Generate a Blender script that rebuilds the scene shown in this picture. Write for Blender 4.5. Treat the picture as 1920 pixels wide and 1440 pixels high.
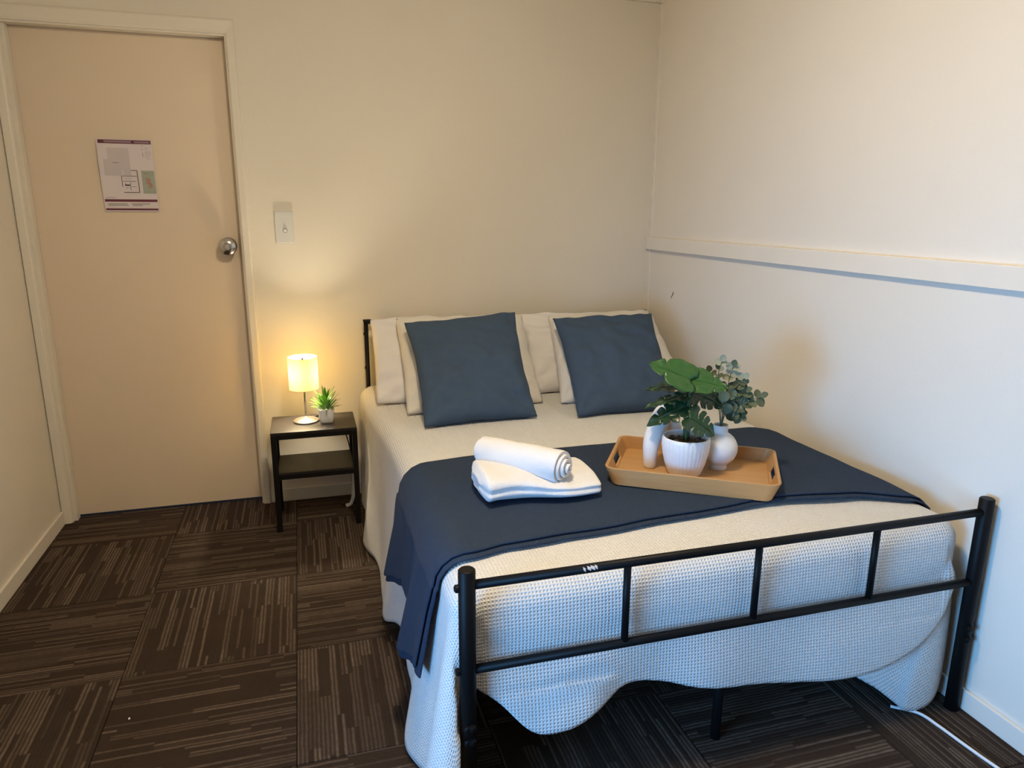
import bpy, bmesh, math, random
from mathutils import Vector, Matrix, noise
sc = bpy.context.scene
for o in list(bpy.data.objects): bpy.data.objects.remove(o)
C = bpy.context.collection
PI = math.pi
# ------------------------------------------------------------------ camera
# world: x = 0 is the right wall, y = 0 the back wall, z = 0 the floor; the room lies at x < 0, y < 0
CAM = Vector((-1.7197, -3.3625, 1.3578)); YAW, PITCH, ROLL, FPX = -0.2866, -0.2391, 0.0054, 1334.2
fwd = Vector((-math.sin(YAW)*math.cos(PITCH), math.cos(YAW)*math.cos(PITCH), math.sin(PITCH)))
rgt = Vector((math.cos(YAW), math.sin(YAW), 0)); upv = rgt.cross(fwd)
r2 = rgt*math.cos(ROLL) + upv*math.sin(ROLL); u2 = -rgt*math.sin(ROLL) + upv*math.cos(ROLL)
cd = bpy.data.cameras.new('camera'); cam = bpy.data.objects.new('camera', cd); C.objects.link(cam)
cd.sensor_width = 36; cd.sensor_fit = 'HORIZONTAL'; cd.lens = FPX/1920*36; cd.clip_start = 0.02
M4 = Matrix((r2, u2, -fwd)).transposed().to_4x4(); M4.translation = CAM; cam.matrix_world = M4
sc.camera = cam
sc.cycles.max_bounces = 5; sc.cycles.glossy_bounces = 2; sc.cycles.transmission_bounces = 4; sc.cycles.caustics_reflective = False; sc.cycles.caustics_refractive = False
# ------------------------------------------------------------------ world, daylight, exposure
w = bpy.data.worlds.new('world'); sc.world = w; w.use_nodes = True
w.node_tree.nodes['Background'].inputs[0].default_value = (0.45, 0.62, 1, 1); w.node_tree.nodes['Background'].inputs[1].default_value = 1.0
vs = sc.view_settings; vs.view_transform = 'Standard'; vs.look = 'None'; vs.gamma = 1; vs.use_curve_mapping = False; vs.exposure = 0.0
WIN = (-3.85, -2.35, 0.35, 1.15)          # daylight window in the left wall: y0, y1, z0, z1
ld = bpy.data.lights.new('daylight', 'AREA'); ld.shape = 'RECTANGLE'; ld.size = WIN[1]-WIN[0]; ld.size_y = WIN[3]-WIN[2]
ld.energy = 37; ld.color = (0.14, 0.48, 1.0); ld.spread = math.radians(82)
lo = bpy.data.objects.new('daylight', ld); C.objects.link(lo); lo.location = (-2.97, (WIN[0]+WIN[1])/2, (WIN[2]+WIN[3])/2)
lo.rotation_euler = Vector((2.9, 0.85, -0.40)).to_track_quat('-Z', 'Z').to_euler()
CEIL_STRENGTH, CEIL_COL = 172.0, (1.0, 0.81, 0.545)
LAMP_STRENGTH, LAMP_COL = 19.0, (1.0, 0.87, 0.64)

# ------------------------------------------------------------------ helpers
def link(o, parent=None):
    C.objects.link(o)
    if parent: o.parent = parent
    return o
def mesh(name, verts, faces, mat, parent=None, smooth=False, uvs=None):
    me = bpy.data.meshes.new(name); me.from_pydata([tuple(v) for v in verts], [], faces)
    for m in (mat if isinstance(mat, (list, tuple)) else [mat]): me.materials.append(m)
    if uvs:
        l = me.uv_layers.new(name='UVMap')
        for lp in me.loops: l.data[lp.index].uv = uvs[lp.vertex_index]
    if smooth: me.polygons.foreach_set('use_smooth', [True]*len(me.polygons))
    me.update()
    return link(bpy.data.objects.new(name, me), parent)
def frombm(name, bm, mat, parent=None, smooth=False, merge=False):
    if merge: bmesh.ops.remove_doubles(bm, verts=bm.verts, dist=1e-5)
    bmesh.ops.recalc_face_normals(bm, faces=bm.faces)
    me = bpy.data.meshes.new(name); bm.to_mesh(me); bm.free()
    me.materials.append(mat)
    if smooth: me.polygons.foreach_set('use_smooth', [True]*len(me.polygons))
    return link(bpy.data.objects.new(name, me), parent)
def bbox(bm, x0, x1, y0, y1, z0, z1, bev=0.0, mtx=None):
    vs_ = [bm.verts.new((x, y, z)) for z in (z0, z1) for y in (y0, y1) for x in (x0, x1)]
    fs = [bm.faces.new([vs_[i] for i in f]) for f in ((0,2,3,1),(4,5,7,6),(0,1,5,4),(2,6,7,3),(0,4,6,2),(1,3,7,5))]
    out = vs_
    if bev:
        es = list({e for f in fs for e in f.edges})
        r = bmesh.ops.bevel(bm, geom=es, offset=bev, segments=2, profile=0.5, affect='EDGES')
        out = list({v for f in r['faces'] for v in f.verts} | {v for v in vs_ if v.is_valid})
    if mtx: bmesh.ops.transform(bm, matrix=mtx, verts=[v for v in out if v.is_valid])
def box(name, x0, x1, y0, y1, z0, z1, mat, parent=None, bev=0.0):
    bm = bmesh.new(); bbox(bm, min(x0,x1), max(x0,x1), min(y0,y1), max(y0,y1), min(z0,z1), max(z0,z1), bev)
    return frombm(name, bm, mat, parent)
def tube_geo(pts, rad, n=12, cap=True):
    pts = [Vector(p) for p in pts]; rads = rad if isinstance(rad, (list, tuple)) else [rad]*len(pts)
    V, F = [], []; ref = None
    for i, p in enumerate(pts):
        t = (pts[min(i+1, len(pts)-1)] - pts[max(i-1, 0)]).normalized()
        if ref is None:
            ref = t.cross(Vector((0, 0, 1)))
            if ref.length < 0.05: ref = t.cross(Vector((0, 1, 0)))
        ref = (ref - t*ref.dot(t)).normalized(); b = t.cross(ref)
        for k in range(n):
            a = 2*PI*k/n; V.append(p + (ref*math.cos(a) + b*math.sin(a))*rads[i])
    for i in range(len(pts)-1):
        for k in range(n):
            k2 = (k+1) % n; F.append((i*n+k, i*n+k2, (i+1)*n+k2, (i+1)*n+k))
    if cap: F.append(tuple(range(n-1, -1, -1))); F.append(tuple((len(pts)-1)*n+k for k in range(n)))
    return V, F
def tube(name, pts, rad, mat, parent=None, n=12, smooth=True):
    V, F = tube_geo(pts, rad, n); o = mesh(name, V, F, mat, parent, False)
    if smooth:
        for p in o.data.polygons: p.use_smooth = len(p.vertices) == 4
    return o
def spline(pts, n=8):
    P = [Vector(p) for p in pts]; P = [2*P[0]-P[1]] + P + [2*P[-1]-P[-2]]; out = []
    for i in range(1, len(P)-2):
        a, b, c, d = P[i-1:i+3]
        for k in range(n):
            t = k/n; out.append(0.5*((2*b)+(c-a)*t+(2*a-5*b+4*c-d)*t*t+(3*b-a-3*c+d)*t**3))
    out.append(P[-2]); return out
def lathe(name, prof, mat, parent=None, n=48, axis='z', org=(0,0,0), rmod=None, smooth=True, sharp=None):
    V, F = [], []; m = len(prof)
    for i, (r, h) in enumerate(prof):
        for k in range(n):
            a = 2*PI*k/n; rr = r*(rmod(a, i, h) if rmod else 1)
            q = (rr*math.cos(a), rr*math.sin(a), h)
            if axis == '-y': q = (q[0], -h, q[1])
            V.append((q[0]+org[0], q[1]+org[1], q[2]+org[2]))
    for i in range(m-1):
        for k in range(n): F.append((i*n+k, i*n+(k+1) % n, (i+1)*n+(k+1) % n, (i+1)*n+k))
    bm = bmesh.new(); bv = [bm.verts.new(v) for v in V]
    for f in F: bm.faces.new([bv[i] for i in f])
    bmesh.ops.remove_doubles(bm, verts=bm.verts, dist=1e-6)
    bmesh.ops.dissolve_degenerate(bm, edges=bm.edges, dist=1e-7)
    o = frombm(name, bm, mat, parent, smooth)
    if smooth:
        o.data.set_sharp_from_angle(angle=math.radians(40))
    return o
def empty(name, loc=(0,0,0)):
    o = bpy.data.objects.new(name, None); o.location = loc; o.empty_display_size = 0.05; return link(o)
def tag(o, label=None, cat=None, group=None, kind=None):
    if label: o['label'] = label
    if cat: o['category'] = cat
    if group: o['group'] = group
    if kind: o['kind'] = kind
    return o
def under(o, root):
    # parent o to root without moving it (root has only a translation)
    o.parent = root; o.matrix_parent_inverse = Matrix.Translation(-Vector(root.location)); return o
def interp(tab, x):
    # smooth table interpolation (tab sorted by x)
    if x <= tab[0][0]: return tab[0][1]
    for (a, va), (b, vb) in zip(tab, tab[1:]):
        if x <= b:
            t = (x-a)/(b-a); t = t*t*(3-2*t); return va+(vb-va)*t
    return tab[-1][1]
def sstep(a, b, x):
    t = max(0, min(1, (x-a)/(b-a))); return t*t*(3-2*t)
def nz(x, y=0, z=0): return noise.noise(Vector((x, y, z)))

# ------------------------------------------------------------------ materials
class NT:
    def __init__(s, name):
        s.m = bpy.data.materials.new(name); s.m.use_nodes = True; s.t = s.m.node_tree; s.b = s.t.nodes['Principled BSDF']; s.out = s.t.nodes['Material Output']
    def n(s, typ, **kw):
        nd = s.t.nodes.new(typ)
        for k, v in kw.items(): setattr(nd, k, v)
        return nd
    def l(s, a, b): s.t.links.new(a, b)
    def math(s, op, a, b=None, c=None):
        nd = s.n('ShaderNodeMath', operation=op)
        for i, v in enumerate((a, b, c)):
            if v is None: continue
            if isinstance(v, (int, float)): nd.inputs[i].default_value = v
            else: s.l(v, nd.inputs[i])
        return nd.outputs[0]
    def mix(s, f, a, b):
        nd = s.n('ShaderNodeMix', data_type='RGBA')
        for i, v in ((0, f), (6, a), (7, b)):
            if isinstance(v, (int, float)): nd.inputs[i].default_value = v
            elif isinstance(v, tuple): nd.inputs[i].default_value = (*v[:3], 1)
            else: s.l(v, nd.inputs[i])
        return nd.outputs[2]
    def noise(s, scale, detail=2, vec=None, rough=0.5):
        nd = s.n('ShaderNodeTexNoise'); nd.inputs['Scale'].default_value = scale; nd.inputs['Detail'].default_value = detail; nd.inputs['Roughness'].default_value = rough
        if vec is not None: s.l(vec, nd.inputs['Vector'])
        return nd.outputs['Fac']
    def coord(s, which='Object'): return s.n('ShaderNodeTexCoord').outputs[which]
    def scaled(s, vec, sx, sy, sz):
        nd = s.n('ShaderNodeVectorMath', operation='MULTIPLY'); s.l(vec, nd.inputs[0]); nd.inputs[1].default_value = (sx, sy, sz); return nd.outputs[0]
    def bump(s, h, strength=0.3, dist=0.002):
        nd = s.n('ShaderNodeBump'); nd.inputs['Strength'].default_value = strength; nd.inputs['Distance'].default_value = dist
        s.l(h, nd.inputs['Height']); s.l(nd.outputs[0], s.b.inputs['Normal']); return nd
    def set(s, col=None, rough=0.6, metal=0.0, spec=0.5, **kw):
        if col is not None:
            if isinstance(col, tuple): s.b.inputs['Base Color'].default_value = (*col[:3], 1)
            else: s.l(col, s.b.inputs['Base Color'])
        s.b.inputs['Roughness'].default_value = rough; s.b.inputs['Metallic'].default_value = metal; s.b.inputs['Specular IOR Level'].default_value = spec
        for k, v in kw.items(): s.b.inputs[k].default_value = v
        return s
def simple(name, col, rough=0.6, metal=0.0, var=0.06, nscale=8, bump=0.0, bscale=200, spec=0.5, **kw):
    m = NT(name); co = m.coord()
    f = m.noise(nscale, 3, co)
    c = m.mix(f, tuple(x*(1-var) for x in col), tuple(min(1, x*(1+var)) for x in col))
    m.set(c, rough, metal, spec, **kw)
    if bump: m.bump(m.noise(bscale, 3, co), bump, 0.002)
    return m.m
def wall_mat(name, col, rough=0.55):
    # brushed paint with a fine woven grain
    m = NT(name); co = m.coord()
    big = m.noise(1.7, 3, co); c = m.mix(m.math('MULTIPLY', big, 0.9), tuple(x*0.93 for x in col), tuple(min(1, x*1.04) for x in col))
    m.set(c, rough, 0, 0.3)
    a = m.noise(260, 1, m.scaled(co, 0.25, 0.25, 1)); b = m.noise(260, 1, m.scaled(co, 1, 1, 0.25)); d = m.noise(30, 1, co)
    m.bump(m.math('ADD', m.math('ADD', a, b), m.math('MULTIPLY', d, 1.5)), 0.16, 0.0015)
    return m.m
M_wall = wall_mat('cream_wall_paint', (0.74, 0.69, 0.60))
M_wallr = wall_mat('cream_wall_paint_lit', (0.82, 0.765, 0.675))  # wall cream lightened, brightness of the right wall put into its colour
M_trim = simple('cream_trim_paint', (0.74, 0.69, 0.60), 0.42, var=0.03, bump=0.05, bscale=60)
M_trimr = simple('cream_trim_paint_lit', (0.82, 0.765, 0.675), 0.42, var=0.03, bump=0.05, bscale=60)  # trim cream lightened likewise for the brighter right wall
M_door = simple('tan_door_paint', (0.71, 0.595, 0.465), 0.5, var=0.03, nscale=2, bump=0.06, bscale=120)
M_ceil = simple('white_ceiling_paint', (0.80, 0.78, 0.74), 0.8, var=0.02)
M_black = simple('black_powder_coat', (0.007, 0.006, 0.006), 0.48, var=0.1, bump=0.03, bscale=300, spec=0.15)
M_blackb = simple('black_wood_veneer', (0.018, 0.014, 0.012), 0.45, var=0.15, nscale=20, bump=0.04, bscale=150, spec=0.3)
M_white = simple('white_plastic', (0.80, 0.80, 0.80), 0.35, var=0.01)
M_switch = simple('switch_plastic', (0.66, 0.66, 0.64), 0.35, var=0.01)
M_ceramic = simple('matte_white_ceramic', (0.76, 0.75, 0.73), 0.55, var=0.03, bump=0.04, bscale=120)
M_potw = simple('white_pot_glaze', (0.82, 0.83, 0.85), 0.4, var=0.01)
M_chrome = simple('worn_chrome', (0.55, 0.52, 0.49), 0.18, 1.0, var=0.05)
M_steel = simple('brushed_nickel', (0.62, 0.58, 0.52), 0.32, 1.0, var=0.05)
M_soil = simple('dark_potting_soil', (0.035, 0.022, 0.015), 0.95, var=0.4, nscale=60, bump=0.6, bscale=150)
M_pebble = simple('brown_pebbles', (0.11, 0.085, 0.065), 0.8, var=0.5, nscale=60)
M_dark = simple('gap_shade_black', (0.01, 0.008, 0.007), 0.9)

def carpet_mat():
    m = NT('striped_brown_carpet'); co = m.coord(); sp = m.n('ShaderNodeSeparateXYZ'); m.l(co, sp.inputs[0]); x, y = sp.outputs[0], sp.outputs[1]
    rnd = m.n('ShaderNodeObjectInfo').outputs['Random']
    s = m.math('MULTIPLY_ADD', x, 92.0, m.math('MULTIPLY', m.noise(14, 2, co), 0.5)); idx = m.math('FLOOR', s); fr = m.math('FRACT', s)
    def wn(a, b):
        cv = m.n('ShaderNodeCombineXYZ'); 
        for i, v in enumerate((a, b)): m.l(v, cv.inputs[i])
        nd = m.n('ShaderNodeTexWhiteNoise', noise_dimensions='2D'); m.l(cv.outputs[0], nd.inputs['Vector']); return nd.outputs['Value']
    r37 = m.math('MULTIPLY', rnd, 371.0)
    off = wn(m.math('FLOOR', m.math('MULTIPLY', idx, 0.34)), r37)
    seg = m.math('FLOOR', m.math('MULTIPLY_ADD', y, 4.2, m.math('MULTIPLY', off, 9.0)))
    v = wn(m.math('ADD', idx, r37), seg)
    line = m.math('MULTIPLY', m.math('GREATER_THAN', v, 0.42), v)
    prof = m.math('SUBTRACT', 1.0, m.math('POWER', m.math('ABSOLUTE', m.math('MULTIPLY_ADD', fr, 2.0, -1.0)), 1.0))
    blk = wn(m.math('ADD', seg, 3.7), m.math('ADD', m.math('FLOOR', m.math('MULTIPLY', idx, 0.125)), r37))
    amp = m.math('MULTIPLY', m.math('MULTIPLY', line, prof), m.math('MULTIPLY_ADD', blk, 0.75, 0.35))
    fine = m.noise(420, 2, co)
    base = m.mix(m.noise(9, 3, co), (0.040, 0.026, 0.018), (0.066, 0.046, 0.034))
    amp = m.math('MULTIPLY', amp, m.math('MULTIPLY_ADD', m.noise(55, 3, co), 1.1, 0.30)); c = m.mix(amp, base, (0.27, 0.205, 0.158))
    c = m.mix(m.math('MULTIPLY', fine, 0.55), c, (0.022, 0.014, 0.010))
    m.set(c, 0.95, 0, 0.1)
    m.bump(m.math('ADD', m.math('MULTIPLY', prof, 0.6), m.math('MULTIPLY', fine, 1.2)), 0.8, 0.004)
    return m.m
M_carpet = carpet_mat()
M_under = simple('carpet_underlay', (0.02, 0.014, 0.01), 0.95)

def waffle_mat():
    m = NT('white_waffle_cotton'); uv = m.coord('UV'); sp = m.n('ShaderNodeSeparateXYZ'); m.l(uv, sp.inputs[0])
    P = 0.0086
    def rid(x): return m.math('POWER', m.math('ABSOLUTE', m.math('COSINE', m.math('MULTIPLY', x, PI/P))), 1.4)
    h = m.math('MAXIMUM', rid(sp.outputs[0]), rid(sp.outputs[1]))
    soft = m.noise(18, 3, uv)
    c = m.mix(soft, (0.73, 0.72, 0.70), (0.77, 0.76, 0.745))
    m.set(c, 0.95, 0, 0.0)
    m.bump(m.math('ADD', h, m.math('MULTIPLY', m.noise(700, 1, uv), 0.10)), 0.8, 0.0032)
    return m.m
M_waffle = waffle_mat()
def knit_mat(name, col, pitch=0.006, strength=0.4):
    m = NT(name); uv = m.coord('UV'); sp = m.n('ShaderNodeSeparateXYZ'); m.l(uv, sp.inputs[0])
    a = m.math('SINE', m.math('MULTIPLY', m.math('ADD', sp.outputs[0], m.math('MULTIPLY', sp.outputs[1], 0.5)), 2*PI/pitch))
    b = m.math('SINE', m.math('MULTIPLY', sp.outputs[1], 2*PI/(pitch*0.8)))
    f = m.noise(30, 3, uv)
    c = m.mix(f, tuple(x*0.9 for x in col), tuple(x*1.1 for x in col))
    m.set(c, 0.95, 0, 0.05); m.b.inputs['Sheen Weight'].default_value = 0.03
    m.bump(m.math('ADD', m.math('MULTIPLY', a, 0.5), m.math('MULTIPLY', b, 0.5)), strength, 0.0016)
    return m.m
M_throw = knit_mat('slate_blue_knit', (0.030, 0.046, 0.080))
M_cush = knit_mat('slate_blue_linen', (0.057, 0.088, 0.138), 0.0024, 0.3)
def cloth(name, col, bscale=500, bs=0.15, var=0.03):
    m = NT(name); co = m.coord(); f = m.noise(6, 3, co)
    m.set(m.mix(f, tuple(x*(1-var) for x in col), tuple(min(1, x*(1+var)) for x in col)), 0.9, 0, 0.15); m.b.inputs['Sheen Weight'].default_value = 0.1
    m.bump(m.math('ADD', m.noise(bscale, 2, co), m.math('MULTIPLY', m.noise(22, 3, co), 3.0)), bs, 0.003); return m.m
M_pwhite = cloth('white_pillow_cotton', (0.76, 0.74, 0.745))
M_pcream = cloth('cream_pillow_cotton', (0.70, 0.665, 0.60))
M_towel = cloth('white_terry_towel', (0.80, 0.79, 0.79), 420, 0.5)
M_matt = cloth('mattress_fabric', (0.6, 0.6, 0.6))
def wood_mat():
    m = NT('bamboo_wood'); co = m.coord(); v = m.scaled(co, 2.0, 26, 26)
    f = m.noise(3, 5, v, 0.6); st = m.math('FLOOR', m.math('MULTIPLY', m.n('ShaderNodeSeparateXYZ').outputs[1], 1.0)) if False else None
    g = m.noise(7, 2, co)
    c = m.mix(f, (0.42, 0.225, 0.085), (0.62, 0.37, 0.155)); c = m.mix(m.math('MULTIPLY', g, 0.5), c, (0.40, 0.20, 0.075))
    m.set(c, 0.38, 0, 0.4); m.bump(f, 0.08, 0.001); return m.m
M_bamboo = wood_mat()
def leaf_mat(name, a, b, rough=0.35, scale=14, transl=0.0):
    m = NT(name); co = m.coord(); f = m.noise(scale, 3, co); rnd = m.n('ShaderNodeObjectInfo').outputs['Random']
    c = m.mix(f, a, b); c = m.mix(m.math('MULTIPLY', rnd, 0.45), c, tuple(x*0.55 for x in a))
    m.set(c, rough, 0, 0.5); m.bump(m.noise(60, 2, co), 0.12, 0.002); return m.m
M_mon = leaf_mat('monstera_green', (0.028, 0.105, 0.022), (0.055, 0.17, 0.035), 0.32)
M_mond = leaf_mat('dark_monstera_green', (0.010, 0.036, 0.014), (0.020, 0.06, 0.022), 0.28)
M_stem = simple('green_stem', (0.03, 0.07, 0.02), 0.5)
M_euc = leaf_mat('eucalyptus_grey_green', (0.060, 0.082, 0.036), (0.115, 0.134, 0.066), 0.6)
M_eucp = leaf_mat('pale_lit_eucalyptus_green', (0.26, 0.28, 0.18), (0.38, 0.38, 0.28), 0.65)  # paler leaves, also painting in the light on the upper sprigs
M_grass = leaf_mat('bright_grass_green', (0.06, 0.16, 0.012), (0.13, 0.27, 0.03), 0.45)

# ------------------------------------------------------------------ the room
XL, YF, ZC = -2.80, -4.6, 2.40
XD0, XD1, DH, REC = -2.758, -1.964, 2.04, 0.052      # door leaf
S = lambda o: tag(o, kind='structure')
floor = S(box('floor', XL-0.1, 0.1, YF-0.1, 0.15, -0.10, -0.012, M_under))
GX, GY = -2.3064, -0.2612
gap = 0.0012
bm = bmesh.new(); bbox(bm, -0.25+gap, 0.25-gap, -0.25+gap, 0.25-gap, -0.012, 0.0, 0.0015)
tile_me = frombm('carpet_tile', bm, M_carpet); tile0 = tile_me
first = True
def cut_tile(x0, x1, y0, y1, rot):
    bm = bmesh.new(); cx, cy = (x0+x1)/2, (y0+y1)/2
    bbox(bm, x0-cx+gap, x1-cx-gap, y0-cy+gap, y1-cy-gap, -0.012, 0, 0.0015)
    if rot: bmesh.ops.transform(bm, matrix=Matrix.Rotation(-PI/2, 4, 'Z'), verts=bm.verts)
    o = frombm('carpet_tile', bm, M_carpet, floor); o.location = (cx, cy, 0); o.rotation_euler.z = PI/2 if rot else 0
for i in range(-2, 6):
    for j in range(-10, 2):
        x0, x1, y0, y1 = GX+0.5*i, GX+0.5*i+0.5, GY+0.5*j, GY+0.5*j+0.5
        X0, X1, Y0, Y1 = max(x0, XL), min(x1, 0), max(y0, YF), min(y1, 0.10)
        if X1-X0 < 0.01 or Y1-Y0 < 0.01: continue
        rot = ((i+j) % 2) != 0
        if X1-X0 > 0.499 and Y1-Y0 > 0.499:
            o = tile0 if first else tile0.copy()
            if not first: C.objects.link(o)
            first = False; o.parent = floor; o.location = ((x0+x1)/2, (y0+y1)/2, 0)
            o.rotation_euler.z = (PI/2 if rot else 0) + PI*((i*7+j*3) % 2)
        else: cut_tile(X0, X1, Y0, Y1, rot)
# back wall with the door opening
bm = bmesh.new()
bbox(bm, XD1+0.014, 0.1, 0, 0.14, 0, ZC); bbox(bm, XL-0.1, XD0-0.014, 0, 0.14, 0, ZC); bbox(bm, XD0-0.014, XD1+0.014, 0, 0.14, DH+0.014, ZC)
wall_back = S(frombm('wall_back', bm, M_wall))
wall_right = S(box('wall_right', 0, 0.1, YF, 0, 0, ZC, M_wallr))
bm = bmesh.new()
bbox(bm, XL-0.1, XL, YF, WIN[0], 0, ZC); bbox(bm, XL-0.1, XL, WIN[1], 0, 0, ZC)
bbox(bm, XL-0.1, XL, WIN[0], WIN[1], 0, WIN[2]); bbox(bm, XL-0.1, XL, WIN[0], WIN[1], WIN[3], ZC)
S(frombm('wall_left', bm, M_wall))
S(box('wall_front', XL-0.1, 0.1, YF-0.1, YF, 0, ZC, M_wall))
S(box('ceiling', XL-0.1, 0.1, YF-0.1, 0.14, ZC, ZC+0.08, M_ceil))
# window in the left wall, out of view
gm = NT('window_glass'); tr = gm.n('ShaderNodeBsdfTransparent'); gl = gm.n('ShaderNodeBsdfGlossy'); gl.inputs['Roughness'].default_value = 0.02
mx = gm.n('ShaderNodeMixShader'); mx.inputs[0].default_value = 0.06; gm.l(tr.outputs[0], mx.inputs[1]); gm.l(gl.outputs[0], mx.inputs[2]); gm.l(mx.outputs[0], gm.out.inputs[0])
win = S(empty('window_1', (XL, WIN[0], WIN[2])))
bm = bmesh.new(); f = 0.045
for a, b, c, d in ((WIN[0], WIN[1], WIN[2], WIN[2]+f), (WIN[0], WIN[1], WIN[3]-f, WIN[3]), (WIN[0], WIN[0]+f, WIN[2]+f, WIN[3]-f), (WIN[1]-f, WIN[1], WIN[2]+f, WIN[3]-f)):
    bbox(bm, XL-0.08, XL-0.03, a, b, c, d)
under(frombm('window_frame', bm, M_white), win)
under(box('window_pane', XL-0.057, XL-0.053, WIN[0]+f, WIN[1]-f, WIN[2]+f, WIN[3]-f, gm.m), win)
# skirting
def skirting(name, x0, x1, y0, y1, side, h=0.062, mat=M_trim):
    bm = bmesh.new(); bbox(bm, x0, x1, y0, y1, 0, h, 0.003); return S(frombm(name, bm, mat))
skirting('baseboard_back', -1.922, -0.013, -0.012, 0, 'b')
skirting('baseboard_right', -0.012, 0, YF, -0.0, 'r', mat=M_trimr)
skirting('baseboard_left', XL, XL+0.012, YF, -0.02, 'l')
# dado rail on the right wall, corner bead, cornice
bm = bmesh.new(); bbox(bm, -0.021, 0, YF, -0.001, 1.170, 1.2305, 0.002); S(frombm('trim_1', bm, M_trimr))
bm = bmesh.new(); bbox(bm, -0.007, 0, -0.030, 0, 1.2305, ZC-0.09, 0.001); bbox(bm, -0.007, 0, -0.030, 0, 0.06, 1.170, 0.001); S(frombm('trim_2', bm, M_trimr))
bm = bmesh.new(); bbox(bm, XL, 0, -0.014, 0, 2.316, ZC); bbox(bm, -0.014, 0, YF, -0.014, 2.33, ZC); S(frombm('trim_3', bm, M_trim))
# door frame: jamb lining and moulded architrave
bm = bmesh.new()
bbox(bm, XD1+0.0015, XD1+0.0139, -0.0045, 0.10, 0, DH+0.0025); bbox(bm, XD0-0.0139, XD0-0.0015, -0.0045, 0.10, 0, DH+0.0025)
bbox(bm, XD0-0.0138, XD1+0.0138, -0.0045, 0.10, DH+0.0025, DH+0.0139)
for s_, xx in ((1, XD1), (-1, XD0)):                       # stop bead in front of the leaf on the hinge side
    if s_ < 0: bbox(bm, xx-0.0014, xx+0.012, 0.012, REC-0.002, 0, DH+0.0024)
S(frombm('trim_4', bm, M_trim))
def archi(bm, path, prof):
    # sweep the profile (outward distance, projection) round the frame, mitred
    rows = []
    for (px, pz, ox, oz) in path: rows.append([bm.verts.new((px+ox*d, -p, pz+oz*d)) for d, p in prof])
    for a, b in zip(rows, rows[1:]):
        for k in range(len(prof)-1): bm.faces.new((a[k], a[k+1], b[k+1], b[k]))
prof_r = [(0, 0.0), (0, 0.010), (0.006, 0.014), (0.030, 0.016), (0.034, 0.012), (0.036, 0.006), (0.036, 0)]
bm = bmesh.new(); ax1 = XD1+0.006
archi(bm, [(ax1, 0, 1, 0), (ax1, DH+0.010, 1, 1.6), (XD0-0.006, DH+0.010, -1, 1.6), (XD0-0.006, 0, -1, 0)], prof_r)
S(frombm('trim_5', bm, M_trim))
# door
door = S(box('door_1', XD0, XD1, REC, REC+0.036, 0.012, DH+0.0015, M_door))
S(box('door_gap_shade', XD0, XD1, 0.058, 0.13, -0.010, 0.0008, M_dark))  # dark strip standing in for the shade under the door
KX, KZ = -2.020, 1.200
knob = under(lathe('door_knob', [(0, 0), (0.036, 0), (0.037, 0.003), (0.030, 0.010), (0.016, 0.013), (0.0135, 0.030), (0.018, 0.036), (0.031, 0.045), (0.0365, 0.056), (0.035, 0.066), (0.026, 0.073), (0.016, 0.075), (0.0155, 0.071), (0.0, 0.071)], M_chrome, None, 40, '-y', (KX, REC, KZ)), door)
kb = lathe('key_button', [(0, 0.071), (0.010, 0.071), (0.010, 0.078), (0.008, 0.080), (0.004, 0.080), (0.004, 0.077), (0, 0.077)], M_steel, None, 24, '-y', (KX, REC, KZ)); under(kb, door); kb.parent = knob; kb.matrix_parent_inverse = Matrix.Identity(4)
# scuff marks on the right wall
tube('scuff_mark', [(-0.0006, -0.279, 0.980), (-0.0006, -0.272, 0.966), (-0.0006, -0.262, 0.955), (-0.0006, -0.258, 0.944)], [0.0018, 0.0022, 0.0016, 0.0006], simple('scuff_brown', (0.05, 0.025, 0.015), 0.8), wall_right, 6)

# notice on the door -------------------------------------------------
note = empty('evacuation_notice', (-2.386, REC-0.002, 1.490)); tag(note, 'white printed evacuation plan sheet with maroon bands stuck on the door', 'notice')
NW, NH = 0.206, 0.290
def npt(u, v, d=0.0):
    curl = 0.007*sstep(0.45, 0.0, u)*math.sin(PI*min(1, max(0, v*0.8+0.15))) + 0.0012*math.sin(v*6+u*3)+0.0015
    sh = 0.003*(v-0.5)
    return ((u-0.5)*NW + sh, -curl-d, (0.5-v)*NH)
def patch(name, mat, u0, u1, v0, v1, d, nu=8, nv=10, parent=note):
    V = [npt(u0+(u1-u0)*i/nu, v0+(v1-v0)*j/nv, d) for j in range(nv+1) for i in range(nu+1)]
    F = [(j*(nu+1)+i, j*(nu+1)+i+1, (j+1)*(nu+1)+i+1, (j+1)*(nu+1)+i) for j in range(nv) for i in range(nu)]
    return V, F
def patches(name, mat, rects, d, parent=note):
    V, F = [], []
    for r in rects:
        v, f_ = patch('', None, *r, d, 6, 3 if r[3]-r[2] < 0.2 else 10); o = len(V); V += v; F += [tuple(i+o for i in q) for q in f_]
    return mesh(name, V, F, mat, parent)
M_paper = simple('white_paper', (0.66, 0.60, 0.63), 0.7, var=0.02)
M_maroon = simple('maroon_print', (0.115, 0.016, 0.036), 0.6, var=0.1)
M_lilac = simple('lilac_print', (0.27, 0.19, 0.23), 0.6)
M_grey = simple('pale_grey_print', (0.55, 0.50, 0.52), 0.7)
M_ink = simple('black_print', (0.035, 0.03, 0.03), 0.7)
M_gtxt = simple('grey_text_print', (0.30, 0.275, 0.275), 0.7)
M_mapg = simple('map_green_print', (0.34, 0.38, 0.31), 0.7, var=0.12, nscale=60)
M_mapr = simple('map_red_print', (0.42, 0.24, 0.21), 0.7)
sheet = patches('paper_sheet', M_paper, [(0, 1, 0, 1)], 0.0)
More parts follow.
